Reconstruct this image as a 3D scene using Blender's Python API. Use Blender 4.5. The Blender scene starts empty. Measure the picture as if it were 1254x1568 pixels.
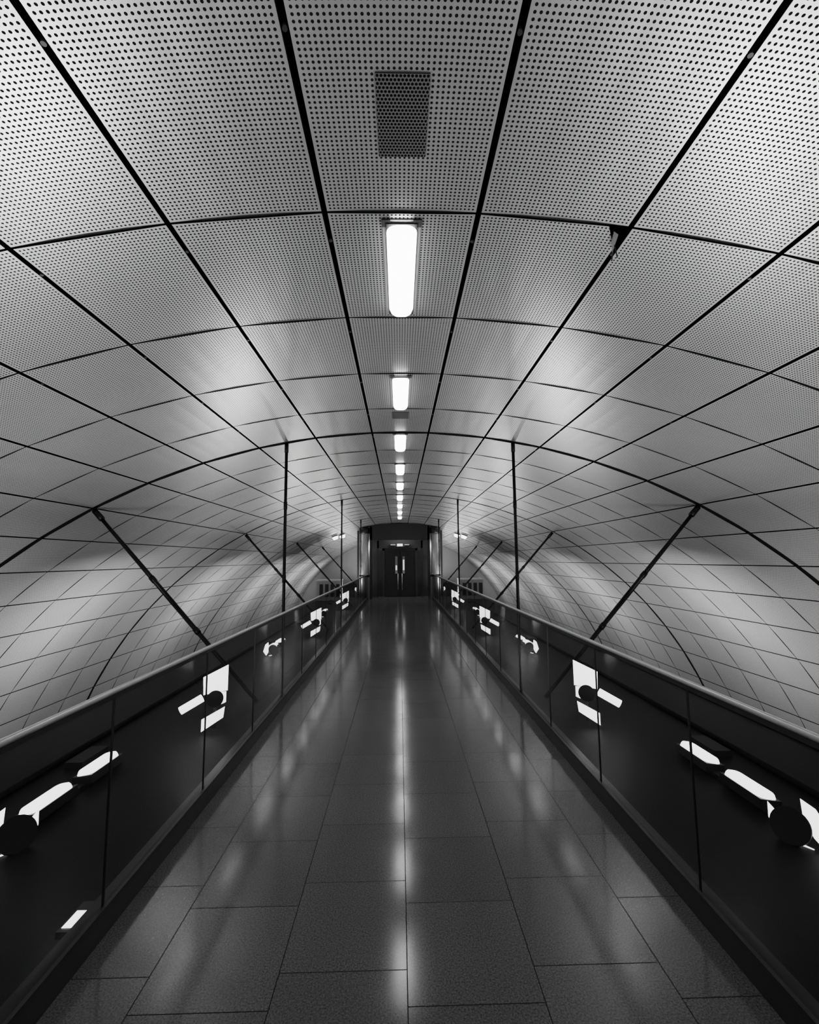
import bpy, math, random
from mathutils import Vector, Matrix
random.seed(4)
EYE=1.6; R=7.6; CZ=EYE-6.07; DT=0.0895
BAY=5.28; A0=0.11; PL=BAY/6
Y0=A0-BAY; NB=7            # bays of shell
YEND=Y0+NB*BAY
PORT=18.9

# ---------------------------------------------------------------- materials
def newmat(name):
    m=bpy.data.materials.new(name); m.use_nodes=True
    nt=m.node_tree; b=nt.nodes['Principled BSDF']
    return m,nt,b
def simple(name,v,rough=0.5,metal=0.0,noise=0.08,scale=30,spec=0.5):
    m,nt,b=newmat(name)
    tc=nt.nodes.new('ShaderNodeTexCoord'); n=nt.nodes.new('ShaderNodeTexNoise')
    n.inputs['Scale'].default_value=scale
    nt.links.new(tc.outputs['Object'],n.inputs['Vector'])
    r=nt.nodes.new('ShaderNodeMapRange')
    r.inputs['To Min'].default_value=v*(1-noise); r.inputs['To Max'].default_value=v*(1+noise)
    nt.links.new(n.outputs['Fac'],r.inputs['Value'])
    c=nt.nodes.new('ShaderNodeCombineColor')
    for i in range(3): nt.links.new(r.outputs[0],c.inputs[i])
    nt.links.new(c.outputs[0],b.inputs['Base Color'])
    b.inputs['Roughness'].default_value=rough; b.inputs['Metallic'].default_value=metal
    b.inputs['Specular IOR Level'].default_value=spec
    return m
def emis(name,s,v=1.0,samp=True):
    m,nt,b=newmat(name)
    b.inputs['Base Color'].default_value=(.8,.8,.8,1)
    b.inputs['Emission Color'].default_value=(v,v,v,1)
    b.inputs['Emission Strength'].default_value=s
    if not samp: m.cycles.emission_sampling='NONE'
    return m
def M(nt,op,a,b=None,c=None):
    n=nt.nodes.new('ShaderNodeMath'); n.operation=op
    for i,x in enumerate((a,b,c)):
        if x is None: continue
        if isinstance(x,(int,float)): n.inputs[i].default_value=x
        else: nt.links.new(x,n.inputs[i])
    return n.outputs[0]
def perforated(name,pitch,rad,base,hole,rough,metal,mx,my,hexa=False):
    m,nt,b=newmat(name)
    uv=nt.nodes.new('ShaderNodeUVMap'); sep=nt.nodes.new('ShaderNodeSeparateXYZ')
    nt.links.new(uv.outputs[0],sep.inputs[0])
    u,v=sep.outputs[0],sep.outputs[1]
    vs=M(nt,'DIVIDE',v,pitch)
    us=M(nt,'DIVIDE',u,pitch)
    if hexa:
        row=M(nt,'FLOOR',M(nt,'ADD',vs,1000))
        us=M(nt,'ADD',us,M(nt,'MULTIPLY',M(nt,'MODULO',row,2),0.5))
    du=M(nt,'SUBTRACT',M(nt,'FRACT',M(nt,'ADD',us,1000)),0.5)
    dv=M(nt,'SUBTRACT',M(nt,'FRACT',M(nt,'ADD',vs,1000)),0.5)
    d=M(nt,'SQRT',M(nt,'ADD',M(nt,'MULTIPLY',du,du),M(nt,'MULTIPLY',dv,dv)))
    h=M(nt,'LESS_THAN',d,rad)
    inu=M(nt,'LESS_THAN',M(nt,'ABSOLUTE',u),mx); inv=M(nt,'LESS_THAN',M(nt,'ABSOLUTE',v),my)
    h=M(nt,'MULTIPLY',h,M(nt,'MULTIPLY',inu,inv))
    tc=nt.nodes.new('ShaderNodeTexCoord'); n=nt.nodes.new('ShaderNodeTexNoise')
    n.inputs['Scale'].default_value=1.7; n.inputs['Detail'].default_value=4
    nt.links.new(tc.outputs['Object'],n.inputs['Vector'])
    r=nt.nodes.new('ShaderNodeMapRange'); r.inputs['To Min'].default_value=base*.88; r.inputs['To Max'].default_value=base*1.12
    nt.links.new(n.outputs['Fac'],r.inputs['Value'])
    col=M(nt,'ADD',M(nt,'MULTIPLY',r.outputs[0],M(nt,'SUBTRACT',1,h)),M(nt,'MULTIPLY',h,hole))
    c=nt.nodes.new('ShaderNodeCombineColor')
    for i in range(3): nt.links.new(col,c.inputs[i])
    nt.links.new(c.outputs[0],b.inputs['Base Color'])
    nt.links.new(M(nt,'MULTIPLY',M(nt,'SUBTRACT',1,h),metal),b.inputs['Metallic'])
    nt.links.new(M(nt,'ADD',M(nt,'MULTIPLY',h,0.5),rough),b.inputs['Roughness'])
    nt.links.new(M(nt,'MULTIPLY',M(nt,'SUBTRACT',1,h),0.5),b.inputs['Specular IOR Level'])
    return m
PW=R*DT
mat_panel=perforated('perforated_metal',0.0178,0.27,0.57,0.015,0.32,0.68,PW/2-.018,PL/2-.012)
mat_grille=perforated('speaker_mesh',0.0125,0.38,0.14,0.006,0.5,0.3,1,1,True)
mat_black=simple('backing_black',0.005,0.7)
mat_dark=simple('dark_painted_steel',0.010,0.45)
mat_ledge=simple('dark_ledge',0.006,0.6,noise=.3,scale=3,spec=.12)
mat_hanger=simple('hanger_steel',0.006,0.45,0.3,spec=.2)
mat_steel=simple('brushed_steel',0.55,0.4,0.6)
mat_curb=simple('curb_steel',0.022,0.4,0.3)
mat_frame=simple('portal_frame_paint',0.025,0.35)
mat_lightgrey=simple('light_grey_enamel',0.30,0.35)
mat_lens=emis('ceiling_lens',13)
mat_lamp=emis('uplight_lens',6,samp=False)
mat_pane=emis('lit_window_pane',1.0,samp=False)

mat_floor,nt,b=newmat('granite_tiles')
tc=nt.nodes.new('ShaderNodeTexCoord'); sp=nt.nodes.new('ShaderNodeSeparateXYZ'); cb=nt.nodes.new('ShaderNodeCombineXYZ')
nt.links.new(tc.outputs['Object'],sp.inputs[0])
nt.links.new(M(nt,'ADD',sp.outputs[1],0.03),cb.inputs[0]); nt.links.new(sp.outputs[0],cb.inputs[1])
br=nt.nodes.new('ShaderNodeTexBrick'); br.offset=0.3; br.offset_frequency=2
nt.links.new(cb.outputs[0],br.inputs['Vector'])
br.inputs['Scale'].default_value=1; br.inputs['Brick Width'].default_value=0.5; br.inputs['Row Height'].default_value=0.5
br.inputs['Mortar Size'].default_value=0.0022; br.inputs['Mortar Smooth'].default_value=0.2
br.inputs['Color1'].default_value=(.078,.078,.078,1); br.inputs['Color2'].default_value=(.096,.096,.096,1); br.inputs['Mortar'].default_value=(.016,.016,.016,1)
n1=nt.nodes.new('ShaderNodeTexNoise'); n1.inputs['Scale'].default_value=150; n1.inputs['Detail'].default_value=3
nt.links.new(tc.outputs['Object'],n1.inputs['Vector'])
r1=nt.nodes.new('ShaderNodeMapRange'); r1.inputs['From Min'].default_value=.3; r1.inputs['From Max'].default_value=.7
r1.inputs['To Min'].default_value=.35; r1.inputs['To Max'].default_value=1.65
nt.links.new(n1.outputs['Fac'],r1.inputs['Value'])
mx=nt.nodes.new('ShaderNodeVectorMath'); mx.operation='SCALE'
nt.links.new(br.outputs['Color'],mx.inputs[0]); nt.links.new(r1.outputs[0],mx.inputs['Scale'])
nt.links.new(mx.outputs[0],b.inputs['Base Color'])
n2=nt.nodes.new('ShaderNodeTexNoise'); n2.inputs['Scale'].default_value=5; n2.inputs['Detail'].default_value=6
nt.links.new(tc.outputs['Object'],n2.inputs['Vector'])
r2=nt.nodes.new('ShaderNodeMapRange'); r2.inputs['To Min'].default_value=.09; r2.inputs['To Max'].default_value=.18
nt.links.new(n2.outputs['Fac'],r2.inputs['Value'])
nt.links.new(M(nt,'ADD',r2.outputs[0],M(nt,'MULTIPLY',br.outputs['Fac'],.4)),b.inputs['Roughness'])
nt.links.new(M(nt,'ADD',M(nt,'MULTIPLY',M(nt,'SUBTRACT',1,br.outputs['Fac']),.55),.05),b.inputs['Specular IOR Level'])

mat_glass=bpy.data.materials.new('smoked_glass'); mat_glass.use_nodes=True
nt=mat_glass.node_tree; nt.nodes.clear()
o=nt.nodes.new('ShaderNodeOutputMaterial'); mixs=nt.nodes.new('ShaderNodeMixShader')
tr=nt.nodes.new('ShaderNodeBsdfTransparent'); tr.inputs[0].default_value=(.55,.55,.55,1)
gl=nt.nodes.new('ShaderNodeBsdfGlossy'); gl.inputs['Roughness'].default_value=.03; gl.inputs[0].default_value=(.8,.8,.8,1)
lw=nt.nodes.new('ShaderNodeLayerWeight'); lw.inputs[0].default_value=.5
fac=M(nt,'ADD',M(nt,'MULTIPLY',M(nt,'POWER',lw.outputs['Facing'],5),.9),.035)
nt.links.new(fac,mixs.inputs[0]); nt.links.new(tr.outputs[0],mixs.inputs[1]); nt.links.new(gl.outputs[0],mixs.inputs[2])
nt.links.new(mixs.outputs[0],o.inputs[0])

# ---------------------------------------------------------------- mesh builder
class MB:
    def __init__(s): s.v=[];s.f=[];s.m=[];s.uv=[];s.sm=[];s.mats=[]
    def mi(s,mat):
        if mat not in s.mats: s.mats.append(mat)
        return s.mats.index(mat)
    def face(s,pts,mat,uv=None,smooth=False):
        i=len(s.v); s.v+= [tuple(p) for p in pts]; s.f.append(tuple(range(i,i+len(pts)))); s.m.append(s.mi(mat))
        s.uv.append(uv or [(0,0)]*len(pts)); s.sm.append(smooth)
    def box(s,x0,x1,y0,y1,z0,z1,mat):
        P=[(x,y,z) for x in(x0,x1) for y in(y0,y1) for z in(z0,z1)]
        s.hexa(P,mat)
    def hexa(s,P,mat):
        i=len(s.v); s.v+=[tuple(p) for p in P]; k=s.mi(mat)
        for q in((0,1,3,2),(4,6,7,5),(0,4,5,1),(2,3,7,6),(0,2,6,4),(1,5,7,3)):
            s.f.append(tuple(i+a for a in q)); s.m.append(k); s.uv.append([(0,0)]*4); s.sm.append(False)
    def obox(s,c,ax,ay,az,mat):   # half-axis vectors
        c=Vector(c); ax,ay,az=Vector(ax),Vector(ay),Vector(az)
        s.hexa([c+ax*i+ay*j+az*k for i in(-1,1) for j in(-1,1) for k in(-1,1)],mat)
    def cyl(s,a,b,r,mat,n=16,r2=None):
        a,b=Vector(a),Vector(b); r2=r if r2 is None else r2; d=(b-a).normalized()
        u=d.orthogonal().normalized(); w=d.cross(u); i=len(s.v); k=s.mi(mat)
        for p,rr in((a,r),(b,r2)):
            for j in range(n):
                t=2*math.pi*j/n; s.v.append(tuple(p+u*math.cos(t)*rr+w*math.sin(t)*rr))
        for j in range(n):
            s.f.append((i+j,i+(j+1)%n,i+n+(j+1)%n,i+n+j)); s.m.append(k); s.uv.append([(0,0)]*4); s.sm.append(True)
        s.f.append(tuple(i+j for j in range(n))[::-1]); s.m.append(k); s.uv.append([(0,0)]*n); s.sm.append(False)
        s.f.append(tuple(i+n+j for j in range(n))); s.m.append(k); s.uv.append([(0,0)]*n); s.sm.append(False)
    def capsule(s,c,L,W,H,mat,ax=Vector((0,1,0)),up=Vector((0,0,1)),n=5):
        c=Vector(c); ax=Vector(ax).normalized(); up=Vector(up).normalized(); sd=ax.cross(up)
        r=W/2*0.7; rings=[]
        for t in (0,.5,1.0):
            ring=[]
            for q in range(4):
                sx=(1,1,-1,-1)[q]; sy=(1,-1,-1,1)[q]
                cx=sx*(L/2-r); cy=sy*(W/2-r)
                for j in range(n):
                    a={0:0,1:-math.pi/2,2:-math.pi,3:-3*math.pi/2}[q]+math.pi/2-(math.pi/2)*j/(n-1)
                    ring.append((cx+r*math.cos(a),cy+r*math.sin(a)))
            k=1-.25*t
            rings.append([c+ax*(x*(1-.04*t))+sd*(y*k)+up*(H*math.sin(t*math.pi/2)) for x,y in ring])
        m=len(rings[0])
        for A,B in zip(rings,rings[1:]):
            for j in range(m): s.face([A[j],A[(j+1)%m],B[(j+1)%m],B[j]],mat)
        s.face(rings[-1],mat)
    def obj(s,name,parent=None,merge=False):
        me=bpy.data.meshes.new(name); me.from_pydata(s.v,[],s.f)
        for m in s.mats: me.materials.append(m)
        me.polygons.foreach_set('material_index',s.m); me.polygons.foreach_set('use_smooth',s.sm)
        l=me.uv_layers.new(name='UVMap'); fl=[c for u in s.uv for p in u for c in p]; l.data.foreach_set('uv',fl)
        me.update(); ob=bpy.data.objects.new(name,me); bpy.context.scene.collection.objects.link(ob)
        if parent: ob.parent=parent
        return ob
def empty(name,loc=(0,0,0)):
    e=bpy.data.objects.new(name,None); e.location=loc; bpy.context.scene.collection.objects.link(e); return e
def S(th,y,r=R): return Vector((r*math.sin(th),y,CZ+r*math.cos(th)))

# ---------------------------------------------------------------- shell
KR=16
mb=MB()
for iy in range(NB*6):
    ya=Y0+iy*PL; yb=ya+PL
    ga=.036 if iy%6==0 else .006; gb=.036 if iy%6==5 else .006
    ya2,yb2=ya+ga,yb-gb; ym=(ya+yb)/2
    for k in range(-KR,KR+1):
        g=.0125/R
        t0,t1=(k-.5)*DT+g,(k+.5)*DT-g; tm=k*DT; n=4
        cut = (k==1 and abs(ya-(A0+2*PL))<.01)
        for j in range(n):
            a=t0+(t1-t0)*j/n; c=t0+(t1-t0)*(j+1)/n
            if cut and j==n-1:
                am=(a+c)/2
                def U(t,y): return ((t-tm)*R,y-ym)
                mb.face([S(a,ya2),S(am,ya2),S(am,yb2),S(a,yb2)],mat_panel,[U(a,ya2),U(am,ya2),U(am,yb2),U(a,yb2)],True)
                mb.face([S(am,ya2),S(c,ya2+.13),S(c,yb2),S(am,yb2)],mat_panel,[U(am,ya2),U(c,ya2+.13),U(c,yb2),U(am,yb2)],True)
                continue
            uvs=[((a-tm)*R,ya2-ym),((c-tm)*R,ya2-ym),((c-tm)*R,yb2-ym),((a-tm)*R,yb2-ym)]
            mb.face([S(a,ya2),S(c,ya2),S(c,yb2),S(a,yb2)],mat_panel,uvs,True)
        for t in(t0,t1): mb.face([S(t,ya2),S(t,yb2),S(t,yb2,R+.04),S(t,ya2,R+.04)],mat_dark)
        for y in(ya2,yb2): mb.face([S(t0,y),S(t1,y),S(t1,y,R+.04),S(t0,y,R+.04)],mat_dark)
    # fixing screws inside the longitudinal joints of the crown
    for k in range(-4,4):
        t=(k+.5)*DT; q=S(t,ya+.18,R); nn=Vector((-math.sin(t),0,-math.cos(t)))
        mb.cyl(q-nn*.02,q+nn*.003,.008,mat_curb,8)
NA=64; TH=(KR+.5)*DT
for j in range(NA):
    a=-TH+2*TH*j/NA; c=-TH+2*TH*(j+1)/NA
    mb.face([S(a,Y0,R+.07),S(c,Y0,R+.07),S(c,YEND,R+.07),S(a,YEND,R+.07)],mat_black)
ceiling=mb.obj('ceiling')
mb=MB(); tc_=1.5*DT-.03/R
p=S(tc_,A0+2*PL+.05); 
mb.face([p+Vector((-.03,-.02,.0)),p+Vector((.0,.0,.0)),p+Vector((.012,.09,-.03)),p+Vector((-.01,.05,-.045)),p+Vector((-.03,.0,-.02))],mat_lightgrey)
mb.cyl(p+Vector((0,.02,.02)),p+Vector((.012,.1,-.06)),.003,mat_black,6)
mb.cyl(p+Vector((-.02,.02,.02)),p+Vector((.02,.06,-.07)),.003,mat_black,6)
mb.obj('torn_panel_corner')

def endwall(name,y):
    mb=MB(); pts=[S(-TH+2*TH*j/NA,y,R+.07) for j in range(NA+1)]
    mb.face(pts,mat_lightgrey); return mb.obj(name)
endwall('wall_back',Y0); endwall('wall_front',YEND)

# ---------------------------------------------------------------- floor, deck
W=1.30
mb=MB(); mb.box(-W,W,Y0+.02,PORT+1.6,-.12,0,mat_floor); mb.obj('floor')
for sx,nm in((-1,'left'),(1,'right')):
    mb=MB(); 
    x0,x1=sorted((sx*1.40,sx*3.55)); mb.box(x0,x1,Y0+.02,YEND-.02,-.2,-.0,mat_ledge)
    x0,x1=sorted((sx*1.40,sx*1.301)); mb.box(x0,x1,PORT+1.6,YEND-.02,-.2,0,mat_ledge)
    x0,x1=sorted((sx*3.45,sx*3.55)); mb.box(x0,x1,Y0+.02,YEND-.02,0,.035,mat_ledge)
    mb.cyl((sx*2.75,Y0+.1,.022),(sx*2.75,YEND-.1,.022),.022,mat_ledge,10)
    for i in range(NB*2):
        y=A0-BAY+1.05+i*BAY/2
        x0,x1=sorted((sx*2.5,sx*2.64)); mb.box(x0,x1,y,y+.32,0,.05,mat_black)
    mb.obj('trim_ledge_'+nm)
    mb=MB(); x0,x1=sorted((sx*1.301,sx*1.395))
    mb.box(x0,x1,Y0+.02,PORT+.0,-.05,.09,mat_curb)
    x0,x1=sorted((sx*1.301,sx*1.318)); mb.box(x0,x1,Y0+.02,PORT,.09,.115,mat_dark)
    mb.obj('baseboard_'+nm)
    bal=empty('glass_balustrade',(0,0,0))
    mb=MB(); y=2.19-1.02*7; gx=1.324
    g=MB()
    while y<PORT-.2:
        y2=min(y+1.02,PORT-.02)
        g.face([(sx*gx,y+.006,.09),(sx*gx,y2-.006,.09),(sx*gx,y2-.006,1.0),(sx*gx,y+.006,1.0)],mat_glass)
        mb.box(sx*gx-.005,sx*gx+.005,y-.0025,y+.0025,.09,1.0,mat_curb)
        y+=1.02
    g.obj('glass_panes',bal)
    mb.obj('glass_joints',bal)
    mb=MB(); mb.box(sx*gx-.01,sx*gx+.01,Y0+.05,PORT-.02,.985,1.012,mat_dark)
    mb.cyl((sx*1.316,Y0+.05,1.020),(sx*1.316,PORT-.02,1.020),.013,mat_steel,16)
    mb.obj('handrail',bal)

# ---------------------------------------------------------------- hangers and struts at each arch
for i in range(1,5):
    ya=A0+BAY*i
    for sx in(-1,1):
        x=sx*1.362 if ya<PORT else sx*1.46; zt=CZ+math.sqrt(R*R-x*x)-.004; zb=.092 if ya<PORT else 0
        mb=MB()
        mb.cyl((x,ya,zb),(x,ya,zt),.018,mat_hanger,14)
        for z in(.5,1.35,2.2): mb.cyl((x,ya,z),(x,ya,z+.09),.022,mat_hanger,14)
        mb.cyl((x,ya,zt-.12),(x,ya,zt),.024,mat_hanger,14)
        mb.obj('hanger_rod')
        top=S(sx*5.5*DT,ya,R-.03); bot=Vector((sx*1.64,ya,.02)); mb=MB()
        mid=(top+bot)/2
        mb.cyl(bot,mid,.021,mat_hanger,14,.027); mb.cyl(mid,top,.027,mat_hanger,14,.021)
        d=(top-bot).normalized()
        mb.cyl(top-d*.14,top,.034,mat_hanger,14)
        for t in(.35,.62): q=bot.lerp(top,t); mb.cyl(q,q+d*.07,.032,mat_hanger,14)
        mb.obj('diagonal_strut')

# ---------------------------------------------------------------- ceiling lamps and grilles
for i in range(-3,16):
    ya=A0+(2+2*i)*PL
    if ya>PORT-1.2 or ya<Y0+.2: continue
    zc=CZ+R; yc=ya+PL/2
    e=empty('ceiling_light',(0,0,0))
    mb=MB()
    mb.box(-.088,.088,ya+.045,ya+PL-.04,zc-.006,zc+.03,mat_panel)
    for sx in(-1,1): mb.box(sx*.072-.02,sx*.072+.02,ya+.04,ya+.085,zc-.010,zc-.004,mat_black)
    mb.box(-.072,.072,ya+.06,ya+PL-.055,zc-.014,zc-.005,mat_dark)
    mb.obj('fitting_tray',e)
    mb=MB(); mb.capsule((0,yc,zc-.014),PL-.13,.142,.032,mat_lens,up=Vector((0,0,-1)))
    mb.obj('lamp_lens',e)
for ya,l in((1.29,.30),(4.62,.22),(9.9,.22),(15.2,.22),(-4,.3)):
    zc=CZ+R; mb=MB(); hw=.088
    mb.face([(-hw,ya,zc-.006),(hw,ya,zc-.006),(hw,ya+l,zc-.006),(-hw,ya+l,zc-.006)],mat_grille,[(-hw,-.15),(hw,-.15),(hw,l-.15),(-hw,l-.15)])
    mb.box(-hw,hw,ya,ya+l,zc-.005,zc+.02,mat_dark)
    mb.obj('speaker_grille')

# ---------------------------------------------------------------- uplights on the ledges
def area(name,loc,dirv,sx,sy,power,parent,spread=180):
    l=bpy.data.lights.new(name,'AREA'); l.shape='RECTANGLE'; l.size=sx; l.size_y=sy; l.energy=power; l.spread=math.radians(spread)
    o=bpy.data.objects.new(name,l); o.location=loc; bpy.context.scene.collection.objects.link(o)
    z=-Vector(dirv).normalized(); y=Vector((0,1,0)); y=(y-z*y.dot(z)).normalized(); x=y.cross(z)
    o.rotation_euler=Matrix((x,y,z)).transposed().to_euler()
    o.parent=parent
for i in range(-1,6):
    ya=A0+BAY*i
    for sx in(-1,1):
        e=empty('twin_uplight')
        mb=MB()
        for yc in(3.06,3.57):
            if ya+yc>YEND-.4: continue
            up=Vector((sx*.14,0,1)).normalized()
            c=Vector((sx*2.3,ya+yc,.08))
            sd=Vector((0,1,0)).cross(up)
            mb.obox(c-up*.03,sd*.068,(0,.185,0),up*.03,mat_dark)
            mb.capsule(c,.35,.12,.03,mat_lamp,up=up)
            area('lamp_tube',c+up*.033,up,.08,.28,33,e,170)
        mb.box(sx*2.3-.03,sx*2.3+.03,ya+2.7,ya+3.8,0,.03,mat_dark)
        # round reflector disc on a short stand in front of two lit side flags
        c=Vector((sx*2.18,ya+(2.60 if sx>0 else 2.68),.085))
        d=Vector((-sx*.75,-.55,.5)).normalized(); u=Vector((0,0,1)); u=(u-d*u.dot(d)).normalized(); s=u.cross(d)*-sx
        def q(a,b,o=0): return c+s*a+u*b+d*o
        mb.cyl(c-d*.02,c,.095,mat_black,28)
        mb.cyl(c-d*.03,Vector((c.x,c.y,0)),.02,mat_dark,10)
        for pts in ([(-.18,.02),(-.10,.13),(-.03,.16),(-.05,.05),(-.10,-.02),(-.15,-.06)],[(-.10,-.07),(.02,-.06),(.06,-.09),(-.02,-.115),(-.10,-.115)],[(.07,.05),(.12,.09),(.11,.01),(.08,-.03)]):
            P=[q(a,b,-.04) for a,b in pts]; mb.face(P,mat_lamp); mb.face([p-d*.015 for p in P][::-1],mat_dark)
        mb.obj('housing_and_lens',e)
        if i!=3:
            e=empty('pinwheel_glow_plates'); mb=MB()  # gusset plates given emission to look brightly floodlit
            c=Vector((sx*1.80,ya+4.42,.33)); K=.8
            n=Vector((-sx*.3,-.95,.1)).normalized(); u=Vector((0,0,1)); u=(u-n*u.dot(n)).normalized(); s=u.cross(n)
            if s.x*sx<0: s=-s      # s points outward
            s=-s                   # local +a = towards the walkway
            def q(a,b,o=0): return c+s*(a*K)+u*(b*K)+n*o
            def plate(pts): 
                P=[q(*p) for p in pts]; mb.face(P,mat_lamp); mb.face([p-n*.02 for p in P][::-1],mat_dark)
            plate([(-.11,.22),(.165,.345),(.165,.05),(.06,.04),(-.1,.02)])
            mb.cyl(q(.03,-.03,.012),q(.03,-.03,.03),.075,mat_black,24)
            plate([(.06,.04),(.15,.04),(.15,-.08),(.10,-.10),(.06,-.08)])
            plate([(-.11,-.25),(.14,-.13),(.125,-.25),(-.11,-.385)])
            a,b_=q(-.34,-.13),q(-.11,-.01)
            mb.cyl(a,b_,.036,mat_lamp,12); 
            mb.cyl(q(.03,-.03,-.03),q(.03,-.36,-.03),.014,mat_dark,8)
            mb.obj('glow_plates',e)
        for yy,pw,spd in((2.4,115,120),(4.9,55,150)):
            if ya+yy>YEND-.4: continue
            e=empty('added_edge_fill'); mb=MB()  # added fill, hidden below the ledge edge, brightens the lower shell
            c=Vector((sx*3.62,ya+yy,-.12)); d=Vector((sx*1,0,.2)).normalized()
            mb.obox(c-d*.03,d*.03,(0,.2,0),(0,0,.06),mat_dark); mb.obj('housing',e)
            area('edge_fill_light',c+d*.006,d,.1,.36,pw,e,spd)
# small marker lamp low behind the left glass
mb=MB(); mb.box(-1.50,-1.41,2.16,2.34,0,.03,mat_dark); mb.face([(-1.49,2.18,.032),(-1.42,2.18,.032),(-1.42,2.28,.032),(-1.49,2.28,.032)],mat_lamp)
mb.obj('ledge_marker_light')

# ---------------------------------------------------------------- end portal
e=empty('lift_lobby_portal')
mb=MB(); P=PORT; zt=CZ+R-.02
mb.box(-1.9,-1.22,P+1.55,P+1.7,0,2.9,mat_frame); mb.box(1.22,1.9,P+1.55,P+1.7,0,2.9,mat_frame)
mb.box(-1.22,1.22,P+1.5,P+1.7,0,3.0,mat_frame)
mb.box(-1.24,1.24,P+.1,P+.22,2.42,zt-.02,mat_dark)
mb.box(-1.7,1.7,P+.3,P+1.5,2.88,2.93,mat_dark)
for sx in(-1,1):
    mb.cyl((sx*1.46,P+.35,0),(sx*1.46,P+.35,2.93),.23,mat_steel,32)
    mb.cyl((sx*1.46,P+.35,.9),(sx*1.46,P+.35,.98),.24,mat_dark,32)
    mb.cyl((sx*1.46,P+.35,2.7),(sx*1.46,P+.35,2.94),.245,mat_dark,32)
    mb.box(sx*1.2-.05,sx*1.2+.05,P+.1,P+.2,0,zt-.12,mat_dark)
    mb.box(sx*.95-.04,sx*.95+.04,P+.9,P+1.0,0,2.45,mat_curb)
mb.box(-.98,.98,P+.9,P+1.02,2.1,2.42,mat_curb)
mb.obj('frame',e)
area('lobby_fill_light',(0,P+.6,2.86),(0,0,-1),.9,.25,34,e)  # added fill light to brighten the door and portal frame
mb=MB(); 
mb.box(-.45,.45,P+.84,P+.88,2.16,2.30,mat_black)
mb.box(-.12,.12,P+.82,P+.84,2.18,2.28,mat_pane)
mb.box(-.4,-.2,P+.82,P+.84,2.22,2.26,mat_lightgrey); mb.box(.2,.4,P+.82,P+.84,2.22,2.26,mat_lightgrey)
mb.obj('sign',e)
mb=MB()
for sx in(-1,1):
    mb.box(min(sx*.015,sx*.66),max(sx*.015,sx*.66),P+1.3,P+1.36,.02,2.0,mat_curb)
    mb.box(sx*.16-.05,sx*.16+.05,P+1.27,P+1.3,1.0,1.75,mat_lightgrey)
    mb.box(sx*.16-.03,sx*.16+.03,P+1.26,P+1.27,1.15,1.35 if sx<0 else 1.6,mat_pane)
    mb.cyl((sx*.09,P+1.25,.3),(sx*.09,P+1.25,1.0),.018,mat_steel,10)
    mb.box(sx*.72-.05,sx*.72+.05,P+1.25,P+1.4,0,2.1,mat_frame)
mb.box(-.77,.77,P+1.25,P+1.4,2.0,2.1,mat_frame)
mb.obj('door_1')
for sx in(-1,1):
    for th,dy in((.363,0),(.33,.5)):
        p=S(sx*th,P+dy,R-.03); n=Vector((-math.sin(sx*th),0,-math.cos(th)))
        mb=MB(); mb.cyl(p,p+n*.05,.13,mat_dark,24); mb.cyl(p+n*.05,p+n*.16,.13,mat_lamp,24,.09)
        mb.obj('round_bulkhead_light')
    mb=MB(); x0,x1=sorted((sx*2.4,sx*3.35))
    mb.box(x0,x1,P-.3,P+.4,0.0,.78,mat_lightgrey); mb.box(x0-.02,x1+.02,P-.32,P+.42,.78,.82,mat_steel)
    for j in range(4):
        xx=x0+.12+j*.22; mb.box(xx,xx+.14,P-.31,P-.3,.15,.65,mat_curb)
    mb.obj('equipment_cabinet')

# ---------------------------------------------------------------- world + camera
w=bpy.data.worlds.new('World'); bpy.context.scene.world=w; w.use_nodes=True
w.node_tree.nodes['Background'].inputs[0].default_value=(.0,.0,.0,1)
cam=bpy.data.cameras.new('Camera'); co=bpy.data.objects.new('Camera',cam); bpy.context.scene.collection.objects.link(co)
cam.sensor_fit='VERTICAL'; cam.sensor_height=36; cam.lens=16.07; cam.clip_start=.02
co.location=(-.02,0,EYE)
pitch=math.radians(5.95); yaw=math.radians(-1.3); roll=math.radians(-.5)
co.rotation_euler=(Matrix.Rotation(yaw,4,'Z')@Matrix.Rotation(math.radians(90)+pitch,4,'X')@Matrix.Rotation(roll,4,'Z')).to_euler()
bpy.context.scene.camera=co
